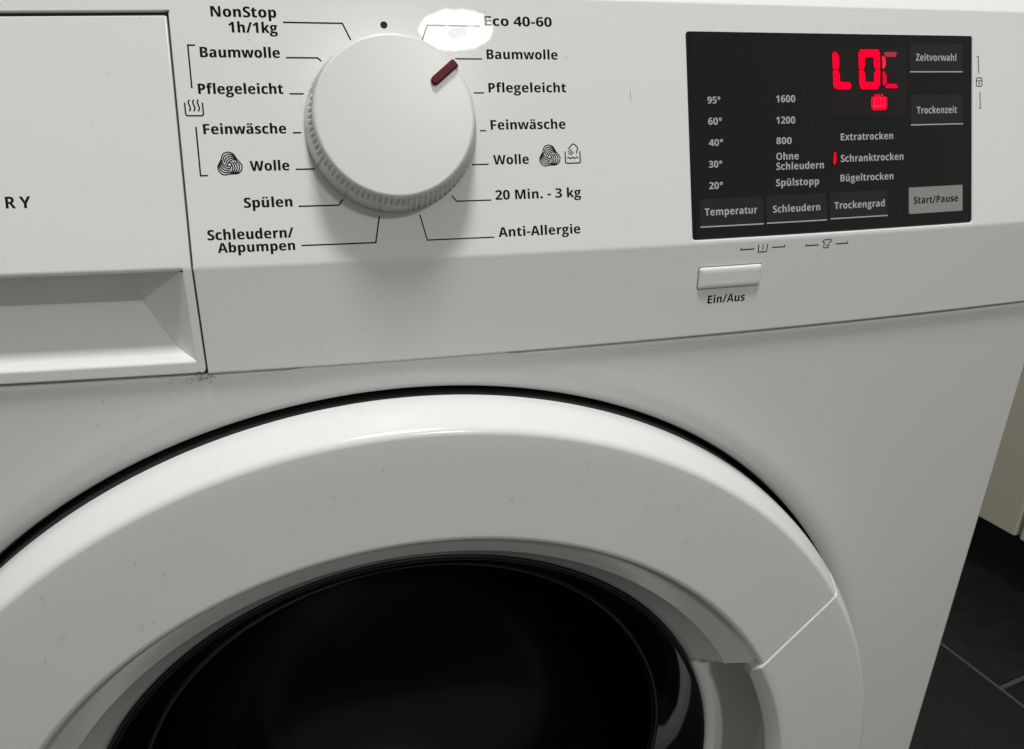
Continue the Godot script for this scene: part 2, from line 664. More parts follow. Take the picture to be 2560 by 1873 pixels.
func build_body() -> void:
	# front sheet with the round opening; the sheet lies 1.8 mm behind the panel
	var c := Vector2(0, DY)
	var x0 := -0.2945
	var x1 := 0.2945
	var y0 := 0.03
	var y1 := YB - 0.0028
	var zo := -0.0018
	var ang := []
	for i in 360:
		ang.append(TAU * i / 360.0)
	for k in [Vector2(x0, y0), Vector2(x1, y0), Vector2(x1, y1), Vector2(x0, y1)]:
		ang.append(fposmod((k - c).angle(), TAU))
	ang.sort()
	ang.append(ang[0] + TAU)
	var edge := func(a: float) -> Vector2:
		var d := Vector2.from_angle(a)
		var k := INF
		if d.x > 1e-6:
			k = minf(k, (x1 - c.x) / d.x)
		if d.x < -1e-6:
			k = minf(k, (x0 - c.x) / d.x)
		if d.y > 1e-6:
			k = minf(k, (y1 - c.y) / d.y)
		if d.y < -1e-6:
			k = minf(k, (y0 - c.y) / d.y)
		return c + d * k
	var st := begin()
	var rims := [[0.2305, -0.0080], [0.2305, -0.0058], [0.2306, -0.0051], [0.2309, -0.0045], [0.2314, -0.0040]]
	for k in range(1, 13):
		var e := 1.0 - k / 12.0
		rims.append([0.2314 + 0.0146 * k / 12.0, zo - 0.0022 * e * e * e])
	sheet(st, ang.size() - 1, rims.size() - 1, func(i, j):
		var q = c + Vector2.from_angle(ang[i]) * rims[j][0]
		return Vector3(q.x, q.y, rims[j][1] + bow(q.x)), func(p): return Vector3(-(p.x), -(p.y - DY), 0.12), true)
	sheet(st, ang.size() - 1, 14, func(i, j):
		var q := (c + Vector2.from_angle(ang[i]) * 0.246).lerp(edge.call(ang[i]), j / 14.0)
		return Vector3(q.x, q.y, zo + bow(q.x)))
	# rolled edges: top, right and left with the sides behind them
	var roll := []
	for k in 7:
		var a := PI / 2 * k / 6.0
		roll.append(Vector2(sin(a), cos(a) - 1.0) * 0.0018)
	sheet(st, 60, 7, func(i, j):
		var x := lerpf(x0, x1, i / 60.0)
		var q: Vector2 = roll[j] if j < 7 else Vector2(0.0018, -0.03)
		return Vector3(x, y1 + q.x, zo + bow(x) + q.y), Vector3(0, 0.6, 1))
	for s in [-1.0, 1.0]:
		sheet(st, 40, 8, func(i, j):
			var y := lerpf(y0, y1, i / 40.0)
			var q: Vector2 = roll[j] * 1.667 if j < 7 else Vector2(0.003, -0.02 if j == 7 else -0.56)
			return Vector3(s * (x1 + q.x), y, zo + bow(x1) + q.y), Vector3(s, 0, 0.4))
	var f := obj("front_panel", st, M.body_enamel, machine)
	# dark frame, and dark strips painted in for the shade in the seams
	st = begin()
	chamfer_box(st, Vector3(-0.29, 0.70, -0.55), Vector3(0.29, 0.835, -0.075), 0.001)
	sheet(st, 40, 1, func(i, j):
		var x := lerpf(-0.29, 0.29, i / 40.0)
		return Vector3(x, lerpf(0.70, 0.757, j), bow(x) - 0.0265))
	sheet(st, 40, 1, func(i, j):
		var x := lerpf(-0.29, 0.29, i / 40.0)
		return up(x * 1000.0, lerpf(0.0, 80.0, j), -26.0))
	sheet(st, 1, 20, func(i, j): return up(lerpf(-70.0, -66.5, i), lerpf(0.0, 82.0, j / 20.0), -1.5))
	sheet(st, 1, 20, func(i, j): return low(lerpf(-70.0, -66.5, i), lerpf(0.2, 37.0, j / 20.0), -1.5))
	sheet(st, 40, 1, func(i, j):
		var x := lerpf(-296.0, -67.0, i / 40.0)
		return up(x, gap_low(x) + lerpf(-1.0, 2.6, j), -1.6))
	obj("frame_and_gap_shade", st, M.inner_dark, machine)
	# back, bottom, plinth and worktop
	st = begin()
	chamfer_box(st, Vector3(-0.296, 0.02, -0.56), Vector3(0.296, 0.03, -0.02), 0.002)
	chamfer_box(st, Vector3(-0.296, 0.02, -0.565), Vector3(0.296, 0.84, -0.555), 0.002)
	obj("back_panel", st, M.body_enamel, machine)
	for s in [-1, 1]:
		for z in [-0.06, -0.52]:
			st = begin()
			ring_down(st, [[Vector2(0.018, 0.021), Vector2(0.02, 0.0)], [Vector2(0.02, 0.0), Vector2(0.0005, 0.0)]], 1.0, 20)
			var ft := obj("foot", st, M.inner_dark, machine)
			ft.position = Vector3(0.25 * s, 0.0, z)
	st = begin()
	var lid := [Vector2(0.8434, -0.0345), Vector2(0.8452, -0.0342), Vector2(0.8520, -0.0350), Vector2(0.8545, -0.0362), Vector2(0.8556, -0.0385), Vector2(0.856, -0.043), Vector2(0.856, -0.57)]
	sheet(st, 60, lid.size() - 1, func(i, j):
		var x := lerpf(-0.2985, 0.2985, i / 60.0)
		return Vector3(x, lid[j].x, lid[j].y + (bow(x) if j < 6 else 0.0)), Vector3(0, 0.6, 1))
	for s in [-1.0, 1.0]:
		flat_quad(st, Vector3(s * 0.2985, 0.8434, -0.0345 + bow(0.2985)), Vector3(s * 0.2985, 0.856, -0.043 + bow(0.2985)), Vector3(s * 0.2985, 0.856, -0.57), Vector3(s * 0.2985, 0.838, -0.57), Vector3(s, 0, 0))
	obj("worktop", st, M.body_enamel, machine)


# ------------------------------------------------------------------ machine: control panel
const PX0 := -68.0
const PX1 := 297.5
const STOP := 86.6


func gap_low(x: float) -> float:    # top edge of the drawer front
	return 79.15 + (x + 68.0) * 0.0255


# cross-section of the band below the crease, then over the crease: point for step j at x
func crease(x: float, j: int, n: int) -> Vector3:
	var a := low(x, 36.3)
	var b := up(x, 0.0)
	var c := up(x, 0.7)
	var t := float(j) / n
	return a.lerp(b, t).lerp(b.lerp(c, t), t)


func band(st: SurfaceTool, xa: float, xb: float, s0: float) -> void:
	var nx := maxi(2, int((xb - xa) / 8.0))
	sheet(st, nx, 6, func(i, j): return low(lerpf(xa, xb, float(i) / nx), lerpf(s0 + 0.7, 36.3, j / 6.0)))
	sheet(st, nx, 8, func(i, j): return crease(lerpf(xa, xb, float(i) / nx), j, 8))
	sheet(st, nx, 6, func(i, j):      # rounded lower edge, turned in
		var x := lerpf(xa, xb, float(i) / nx)
		var a := PI / 2 * minf(j, 5) / 5.0
		return low(x, s0 + 0.7 - 0.7 * sin(a), -0.7 + 0.7 * cos(a) - (22.0 if j == 6 else 0.0)), Vector3(0, -1, 1))


func slope(st: SurfaceTool, xa: float, xb: float, fa: Callable, fb: Callable) -> void:
	var nx := maxi(1, int((xb - xa) / 6.0))
	sheet(st, nx, 8, func(i, j):
		var x := lerpf(xa, xb, float(i) / nx)
		return up(x, lerpf(fa.call(x), fb.call(x), j / 8.0)))


func edge_up(st: SurfaceTool, x: float, dir: float, sa: float, sb: float, r: float, face: String) -> void:   # rounded upright edge at x
	sheet(st, 30, 6, func(i, j):
		var a := PI / 2 * minf(j, 5) / 5.0
		return on(face, x + dir * (r * sin(a) - r), lerpf(sa, sb, i / 30.0), -r + r * cos(a) - (22.0 if j == 6 else 0.0)), Vector3(dir, 0, 1))


func build_panel() -> void:
	var st := begin()
	band(st, PX0 + 0.4, PX1, 0.0)
	var c0 := func(_x): return 0.7
	var ct := func(_x): return STOP
	# left of the display window, right of it, above it, and the ring round it
	slope(st, PX0 + 0.4, 106.5, c0, ct)
	slope(st, 242.0, PX1, c0, ct)
	slope(st, 106.5, 242.0, func(_x): return 78.5, ct)
	var outer := PackedVector2Array()
	var inner := round_rect(108.45, 240.05, 0.82, 76.95, 1.3)
	for q in inner:
		var d := (q - Vector2(174.25, 39.6)) / Vector2(67.75, 38.9)
		var k := 1.0 / maxf(absf(d.x), absf(d.y))
		outer.append(Vector2(174.25, 39.6) + (q - Vector2(174.25, 39.6)) * k)
	for q in outer.size():
		outer[q] = Vector2(clampf(outer[q].x, 106.5, 242.0), clampf(outer[q].y, 0.7, 78.5))
	# put the nearest samples exactly on the corners
	for k in [Vector2(106.5, 0.7), Vector2(242, 0.7), Vector2(242, 78.5), Vector2(106.5, 78.5)]:
		var best := 0
		for q in outer.size():
			if outer[q].distance_to(k) < outer[best].distance_to(k):
				best = q
		outer[best] = k
	var n := inner.size()
	for i in n:
		var j := (i + 1) % n
		flat_quad(st, up(outer[i].x, outer[i].y), up(outer[j].x, outer[j].y), up(inner[j].x, inner[j].y), up(inner[i].x, inner[i].y), up_n(170.0))
	# the chamfered lip of the window, wider at its foot, and the wall behind it
	var lip := round_rect(108.6, 239.9, 1.42, 76.88, 1.3)
	for i in n:
		var j := (i + 1) % n
		flat_quad(st, up(inner[i].x, inner[i].y), up(inner[j].x, inner[j].y), up(lip[j].x, lip[j].y, -0.32), up(lip[i].x, lip[i].y, -0.32), Vector3(0, 0.6, 1))
		flat_quad(st, up(lip[i].x, lip[i].y, -0.32), up(lip[j].x, lip[j].y, -0.32), up(lip[j].x, lip[j].y, -3.0), up(lip[i].x, lip[i].y, -3.0), Vector3(0, 0.6, 1))
	# the strip above the drawer
	slope(st, -297.5, PX0 + 0.4, func(x): return gap_low(x) + 1.75, ct)
	sheet(st, 40, 6, func(i, j):
		var x := lerpf(-297.5, PX0 + 0.4, i / 40.0)
		var a := PI / 2 * minf(j, 5) / 5.0
		return up(x, gap_low(x) + 1.75 - 0.35 * sin(a), -0.35 + 0.35 * cos(a) - (14.0 if j == 6 else 0.0)), Vector3(0, -1, 1))
	# left edge along the drawer
	edge_up(st, PX0, -1.0, 0.0, 80.0, 0.4, "up")
	edge_up(st, PX0, -1.0, 0.0, 37.07, 0.4, "low")
	sheet(st, 1, 8, func(i, j): return crease(lerpf(PX0, PX0 + 0.4, i), j, 8))
	# top lip: rounds over into a narrow face that leans far back
	sheet(st, 80, 9, func(i, j):
		var x := lerpf(-297.5, PX1, i / 80.0)
		var a := up(x, STOP)
		if j <= 6:
			var ph = deg_to_rad(36.0) * j / 6.0
			return a + Vector3(0, CT, -ST) * 0.001 * sin(ph) * 1.6 - up_n(x) * 0.001 * (1.0 - cos(ph)) * 1.6
		var e := a + Vector3(0, CT, -ST) * 0.001 * sin(deg_to_rad(36.0)) * 1.6 - up_n(x) * 0.001 * (1.0 - cos(deg_to_rad(36.0))) * 1.6
		return e + Vector3(0, 0.66, -0.75) * 0.001 * (7.0 * (j - 6) / 3.0), Vector3(0, 0.8, 1))
	# ends
	for x in [-297.5, PX1]:
		sheet(st, 1, 12, func(i, j):
			var p := up(x, lerpf(0.0, STOP, j / 12.0))
			return p if i == 0 else Vector3(p.x, p.y, -0.2), Vector3(x, 0, 0))
	sheet(st, 1, 2, func(i, j):
		var p := low(PX1, j * 18.5)
		return p if i == 0 else Vector3(p.x, p.y, -0.2), Vector3(1, 0, 0))
	var panel := obj("control_panel", st, M.panel_plastic, machine)

	# ---- printing
	var o := 0.025
	var lt := [["NonStop", -55.26, -35.2, 78.95, 3.27], ["1h/1kg", -50.21, -35.2, 74.15, 3.3], ["Baumwolle", -59.6, -35.1, 66.4, 3.22], ["Pflegeleicht", -61.2, -35.0, 55.05, 3.22], ["Feinwäsche", -60.8, -35.1, 42.45, 3.22], ["Wolle", -47.43, -35.1, 30.62, 3.2], ["Spülen", -50.36, -35.1, 18.85, 3.24], ["Schleudern/", -62.57, -35.5, 8.75, 3.3], ["Abpumpen", -59.79, -35.4, 4.6, 3.15]]
	var rt := [["Eco 40-60", 33.37, 57.35, 77.65, 3.2], ["Baumwolle", 33.45, 58.87, 66.6, 3.2], ["Pflegeleicht", 33.4, 61.44, 55.45, 3.18], ["Feinwäsche", 33.4, 60.54, 42.9, 3.25], ["Wolle", 33.63, 46.4, 31.05, 3.22], ["20 Min. - 3 kg", 33.62, 65.12, 18.95, 3.3], ["Anti-Allergie", 33.99, 64.22, 6.1, 3.3]]
	for k in lt:
		st = begin()
		for w in [-0.055, 0.055]:
			words(st, k[0], "up", k[1] + w, k[2] + w, k[3], k[4], o + w * 0.05)
		obj("program_label", st, M.ink, panel, "printed words %s left of the dial" % k[0])
	for k in rt:
		st = begin()
		for w in [-0.03, 0.03]:
			words(st, k[0], "up", k[1] + w, k[2] + w, k[3], k[4], o + w * 0.08)
		obj("program_label", st, M.ink, panel, "printed words %s right of the dial" % k[0])
	for k in [
			[Vector2(-33.3, 77.57), Vector2(-14.43, 77.57), Vector2(-12.11, 72.3)],
			[Vector2(-33.2, 66.5), Vector2(-23.2, 66.5), Vector2(-22.1, 65.45)],
			[Vector2(-33.15, 55.07), Vector2(-28.57, 55.07)],
			[Vector2(-33.1, 42.66), Vector2(-30.35, 42.66)],
			[Vector2(-33.1, 30.87), Vector2(-26.9, 30.87)],
			[Vector2(-33.2, 18.86), Vector2(-20.08, 18.86), Vector2(-18.59, 20.77)],
			[Vector2(-33.3, 6.0), Vector2(-8.83, 6.0), Vector2(-6.97, 14.82)]]:
		st = begin()
		stroke(st, "up", k, 0.49, o)
		obj("guide_line", st, M.ink, panel)
	for k in [
			[Vector2(31.7, 77.45), Vector2(13.6, 77.45), Vector2(11.5, 72.5)],
			[Vector2(31.75, 66.6), Vector2(22.4, 66.6)],
			[Vector2(31.75, 55.3), Vector2(28.1, 55.3)],
			[Vector2(31.75, 42.6), Vector2(29.5, 42.6)],
			[Vector2(31.9, 31.2), Vector2(25.9, 31.2)],
			[Vector2(32.1, 18.95), Vector2(19.8, 18.95), Vector2(18.25, 20.8)],
			[Vector2(32.4, 6.13), Vector2(8.76, 6.13), Vector2(6.76, 14.86)]]:
		st = begin()
		stroke(st, "up", k, 0.44, o)
		obj("guide_line", st, M.ink, panel)
	for k in [[Vector2(-60.85, 70.1), Vector2(-63.06, 70.1), Vector2(-63.06, 56.8)], [Vector2(-62.95, 44.8), Vector2(-62.95, 29.4), Vector2(-60.68, 29.4)]]:
		st = begin()
		stroke(st, "up", k, 0.49, o)
		obj("bracket_line", st, M.ink, panel)
	st = begin()
	fill(st, "up", disc(Vector2(-0.9, 77.28), 1.18, 32), o)
	obj("position_dot", st, M.dot_ink, panel)
	st = begin()
	stroke(st, "up", [Vector2(-65.7, 52.36), Vector2(-65.68, 48.9), Vector2(-65.5, 48.4), Vector2(-65.0, 48.25), Vector2(-60.95, 48.25), Vector2(-60.45, 48.4), Vector2(-60.3, 48.9), Vector2(-60.3, 52.36)], 0.46, o)
	for dx in [0.0, 1.36, 2.72]:
		stroke(st, "up", bez([Vector2(-64.2 + dx, 53.25), Vector2(-64.55 + dx, 52.45), Vector2(-64.3 + dx, 51.4), Vector2(-64.1 + dx, 50.45), Vector2(-64.5 + dx, 49.66)], 6), 0.46, o)
	obj("steam_symbol", st, M.ink, panel, "three wavy lines rising from a tub")
	for k in [[Vector2(-53.75, 32.75), 3.75], [Vector2(54.1, 33.35), 3.75]]:
		st = begin()
		wool(st, k[0], k[1], o)
		obj("wool_symbol", st, M.ink, panel)
	st = begin()
	stroke(st, "up", [Vector2(59.9, 35.05), Vector2(59.93, 31.4), Vector2(60.05, 31.03), Vector2(60.4, 30.9), Vector2(65.0, 30.9), Vector2(65.35, 31.03), Vector2(65.47, 31.4), Vector2(65.47, 35.08)], 0.44, o)
	stroke(st, "up", bez([Vector2(60.66, 32.54), Vector2(61.18, 32.94), Vector2(61.85, 32.47), Vector2(62.68, 33.0), Vector2(63.35, 32.48), Vector2(64.23, 33.02), Vector2(64.81, 32.54)], 6), 0.40, o)
	stroke(st, "up", bez([Vector2(61.19, 35.86), Vector2(62.55, 37.26), Vector2(63.12, 37.55), Vector2(63.6, 37.34), Vector2(64.5, 36.48), Vector2(64.68, 35.9), Vector2(64.22, 34.9), Vector2(64.14, 34.13)], 6), 0.40, o)
	for k in [[Vector2(62.13, 35.79), Vector2(60.92, 34.62)], [Vector2(62.6, 35.32), Vector2(61.23, 33.91)], [Vector2(63.12, 34.8), Vector2(61.92, 33.67)]]:
		stroke(st, "up", k, 0.36, o)
	obj("hand_wash_symbol", st, M.ink, panel, "hand dipping into a tub of water")
	# the lock sign and its two brackets right of the display
	for k in [[Vector2(242.2, 68.85), Vector2(242.95, 68.85), Vector2(243.3, 62.02)], [Vector2(243.89, 54.74), Vector2(244.2, 48.1), Vector2(243.4, 48.1)]]:
		st = begin()
		stroke(st, "up", k, 0.40, o)
		obj("bracket_line", st, M.ink, panel)
	st = begin()
	stroke(st, "up", Array(rounded(PackedVector2Array([Vector2(242.0, 56.9), Vector2(245.1, 56.9), Vector2(244.95, 60.24), Vector2(241.95, 60.24)]), 0.4)), 0.40, o, true)
	stroke(st, "up", [Vector2(242.0, 59.05), Vector2(245.0, 59.05)], 0.38, o)
	fill(st, "up", disc(Vector2(243.53, 58.15), 0.38, 12), o)
	stroke(st, "up", [Vector2(243.53, 58.1), Vector2(243.56, 57.4)], 0.26, o)
	obj("lock_symbol", st, M.ink, panel, "small padlock with a keyhole")
	# signs on the upright band
	st = begin()
	words(st, "Ein/Aus", "low", 117.3, 133.6, 13.15, 3.22, o)
	obj("button_label", st, M.ink, panel, "printed words Ein/Aus below the power button")
	for k in [[Vector2(129.25, 34.5), Vector2(129.3, 33.7), Vector2(135.2, 33.75)], [Vector2(142.94, 33.83), Vector2(148.55, 33.83), Vector2(148.55, 34.65)], [Vector2(158.2, 34.45), Vector2(158.25, 33.62), Vector2(164.05, 33.65)], [Vector2(171.92, 33.56), Vector2(177.62, 33.54), Vector2(177.65, 34.3)]]:
		st = begin()
		stroke(st, "low", k, 0.44, o)
		obj("bracket_line", st, M.ink, panel)
	st = begin()
	stroke(st, "low", [Vector2(136.9, 35.4), Vector2(136.97, 32.6), Vector2(137.2, 32.36), Vector2(140.45, 32.35), Vector2(140.68, 32.6), Vector2(140.77, 35.43)], 0.42, o)
	stroke(st, "low", [Vector2(138.83, 35.42), Vector2(138.86, 33.23)], 0.36, o)
	obj("tub_symbol", st, M.ink, panel, "wash tub with one upright stroke")
	st = begin()
	stroke(st, "low", Array(PackedVector2Array([Vector2(165.9, 34.7), Vector2(166.55, 34.45), Vector2(166.6, 32.3), Vector2(168.85, 32.25), Vector2(168.9, 34.55), Vector2(169.6, 34.6), Vector2(169.75, 35.3), Vector2(168.5, 35.65), Vector2(167.9, 35.45), Vector2(167.2, 35.6), Vector2(166.1, 35.3)])), 0.36, o, true)
	fill(st, "low", PackedVector2Array([Vector2(167.3, 33.0), Vector2(168.15, 33.0), Vector2(168.4, 33.9), Vector2(167.9, 33.6)]), o)
	fill(st, "low", disc(Vector2(167.3, 34.1), 0.17, 10), o)
	obj("shirt_symbol", st, M.ink, panel, "soiled shirt")


# three interlaced bands of five strands round a small open triangle
func wool(st: SurfaceTool, c: Vector2, r: float, off: float) -> void:
	for k in 3:
		for j in 5:
			var t := j / 4.0
			var a := Vector2(-0.64, 0.50).lerp(Vector2(-0.18, -0.12), t)
			var b := Vector2(-0.07, 1.06).lerp(Vector2(0.07, 0.31), t)
			var d := Vector2(0.45, 0.82).lerp(Vector2(0.69, 0.34), t)
			var m0 := Vector2(-0.46, 0.90).lerp(Vector2(-0.13, 0.08), t)
			var m1 := Vector2(0.25, 0.98).lerp(Vector2(0.34, 0.41), t)
			var pts := []
			for q in bez([a, m0, b, m1, d], 5):
				pts.append(c + (q as Vector2).rotated(-TAU / 3 * k) * r)
			stroke(st, "up", pts, 0.40, off + 0.002 * k + 0.0004 * j)
		var e0 := Vector2(0.45, 0.82).rotated(-TAU / 3 * k) * r + c
		var e1 := Vector2(-0.64, 0.50).rotated(-TAU / 3 * (k + 1)) * r + c
		stroke(st, "up", [e0, e1], 0.26, off + 0.008)


# ------------------------------------------------------------------ machine: detergent drawer
func build_drawer() -> void:
	var xr := -68.62
	var xl := -297.5
	var st := begin()
	# sloping face
	slope(st, xl, xr - 0.4, func(_x): return 0.7, func(x): return gap_low(x) - 0.4)
	sheet(st, 40, 6, func(i, j):
		var x := lerpf(xl, xr - 0.4, i / 40.0)
		var a := PI / 2 * minf(j, 5) / 5.0
		return up(x, gap_low(x) - 0.4 + 0.4 * sin(a), -0.4 + 0.4 * cos(a) - (22.0 if j == 6 else 0.0)), Vector3(0, 1, 1))
	edge_up(st, xr, 1.0, 0.0, gap_low(xr) - 0.3, 0.4, "up")
	# the crease: plain right of the grip, and rolled into the grip along it
	var gx := -71.2
	sheet(st, 2, 8, func(i, j): return crease(lerpf(gx, xr - 0.4, i / 2.0), j, 8))
	# band: strip right of the grip, strip below it
	var rc := 1.5      # corner radius at the lower right
	sheet(st, 2, 12, func(i, j): return low(lerpf(gx, xr - 0.4, i / 2.0), lerpf(2.2, 36.3, j / 12.0)))
	edge_up(st, xr, 1.0, 2.0, 37.07, 0.4, "low")
	sheet(st, 30, 2, func(i, j): return low(lerpf(xl, gx, i / 30.0), lerpf(1.1, 4.2, j / 2.0)))
	sheet(st, 30, 6, func(i, j):
		var x := lerpf(xl, gx, i / 30.0)
		var a := PI / 2 * minf(j, 5) / 5.0
		return low(x, 1.1 - 0.6 * sin(a), -0.6 + 0.6 * cos(a) - (22.0 if j == 6 else 0.0)), Vector3(0, -1, 1))
	# rounded corner piece
	var cc := Vector2(xr - rc - 0.0, 0.5 + rc)
	sheet(st, 10, 1, func(i, j):
		var a = -PI / 2 * (1.0 - i / 10.0)
		var q := cc + Vector2.from_angle(a) * (rc - 0.4)
		return low(q.x, q.y) if j == 0 else low(gx, 2.2))
	flat_tri(st, low(gx, 2.2), low(cc.x, cc.y - rc + 0.4), low(gx, 1.1), Vector3(0, 0, 1))
	flat_tri(st, low(gx, 2.2), low(cc.x + rc - 0.4, cc.y), low(xr - 0.4, 2.2), Vector3(0, 0, 1))
	sheet(st, 10, 6, func(i, j):
		var a = -PI / 2 * (1.0 - i / 10.0)
		var b := PI / 2 * minf(j, 5) / 5.0
		var q := cc + Vector2.from_angle(a) * (rc - 0.4 + 0.4 * sin(b))
		return low(q.x, q.y, -0.4 + 0.4 * cos(b) - (22.0 if j == 6 else 0.0)), Vector3(0.6, -0.6, 1))
	# ends
	sheet(st, 1, 12, func(i, j):
		var p := up(xl, lerpf(0.0, 77.0, j / 12.0))
		return p if i == 0 else Vector3(p.x, p.y, -0.06), Vector3(-1, 0, 0))
	var d := obj("detergent_drawer", st, M.drawer_plastic, machine)

	# the grip: a scoop under the sloping face. prof = (height above YB, depth) in mm
	st = begin()
	var floor_p := []
	floor_p.append_array(curve(Vector2(4.2, 0.0), Vector2(5.0, 0.05), Vector2(5.5, -1.2), 5))
	floor_p.append_array(curve(Vector2(5.5, -1.2), Vector2(6.4, -6.0), Vector2(8.9, -9.6), 8).slice(1))
	floor_p.append_array(curve(Vector2(8.9, -9.6), Vector2(11.0, -12.4), Vector2(20.4, -21.6), 8).slice(1))
	var back_p := [Vector2(20.4, -21.6), Vector2(24.0, -22.2), Vector2(33.6, -22.4)]
	var roof_p := [Vector2(33.6, -22.4), Vector2(35.3, -8.0), Vector2(35.7, -2.2)]
	var endx := func(q: Vector2) -> float: return gx + q.y * 0.86
	var at := func(x: float, q: Vector2) -> Vector3:
		return low(x, q.x) + Vector3(0, 0, q.y * 0.001)
	for run in [floor_p, back_p, roof_p]:
		sheet(st, 30, run.size() - 1, func(i, j):
			var q: Vector2 = run[j]
			return at.call(lerpf(xl, endx.call(q), i / 30.0), q), Vector3(0, 0.5, 1))
	# rolled upper edge: from the roof round to the sloping face
	sheet(st, 30, 8, func(i, j):
		var x := lerpf(xl, gx, i / 30.0)
		var a: Vector3 = at.call(x, Vector2(35.7, -2.2))
		var b: Vector3 = at.call(x, Vector2(35.95, 0.25))
		var c := up(x, 0.7)
		var t = j / 8.0
		return a.lerp(b, t).lerp(b.lerp(c, t), t), Vector3(0, -0.2, 1))
	for j in 8:      # closes the end of the rolled edge
		var a: Vector3 = at.call(gx, Vector2(35.7, -2.2))
		var b: Vector3 = at.call(gx, Vector2(35.95, 0.25))
		var c := up(gx, 0.7)
		var t0 := j / 8.0
		var t1 := (j + 1) / 8.0
		flat_tri(st, low(gx, 35.0, -0.2), a.lerp(b, t0).lerp(b.lerp(c, t0), t0), a.lerp(b, t1).lerp(b.lerp(c, t1), t1), Vector3(-0.5, 0, 1))
	# the splayed wall at the right end
	var rim := []
	var all := floor_p + back_p.slice(1) + roof_p.slice(1)
	for k in all.size():
		var q: Vector2 = all[k]
		# where on the front edge this inner point is joined: bottom half to the lower corner, then up the edge
		var f := clampf((q.x - 4.2) / (35.7 - 4.2), 0.0, 1.0)
		rim.append(Vector2(lerpf(4.2, 35.7, f), 0.0))
	sheet(st, all.size() - 1, 6, func(i, j):
		var q: Vector2 = all[i]
		var t = j / 6.0
		var a: Vector3 = at.call(endx.call(q), q)
		var b: Vector3 = at.call(gx, rim[i])
		return a.lerp(b, t), Vector3(-1, 0, 1))
	obj("grip_scoop", st, M.drawer_plastic, d)
	# printing
	for k in [["R", -121.0, -118.1], ["Y", -117.03, -113.74]]:
		st = begin()
		words(st, k[0], "up", k[1], k[2], 20.44, 3.6, 0.025)
		obj("letter", st, M.ink, d)


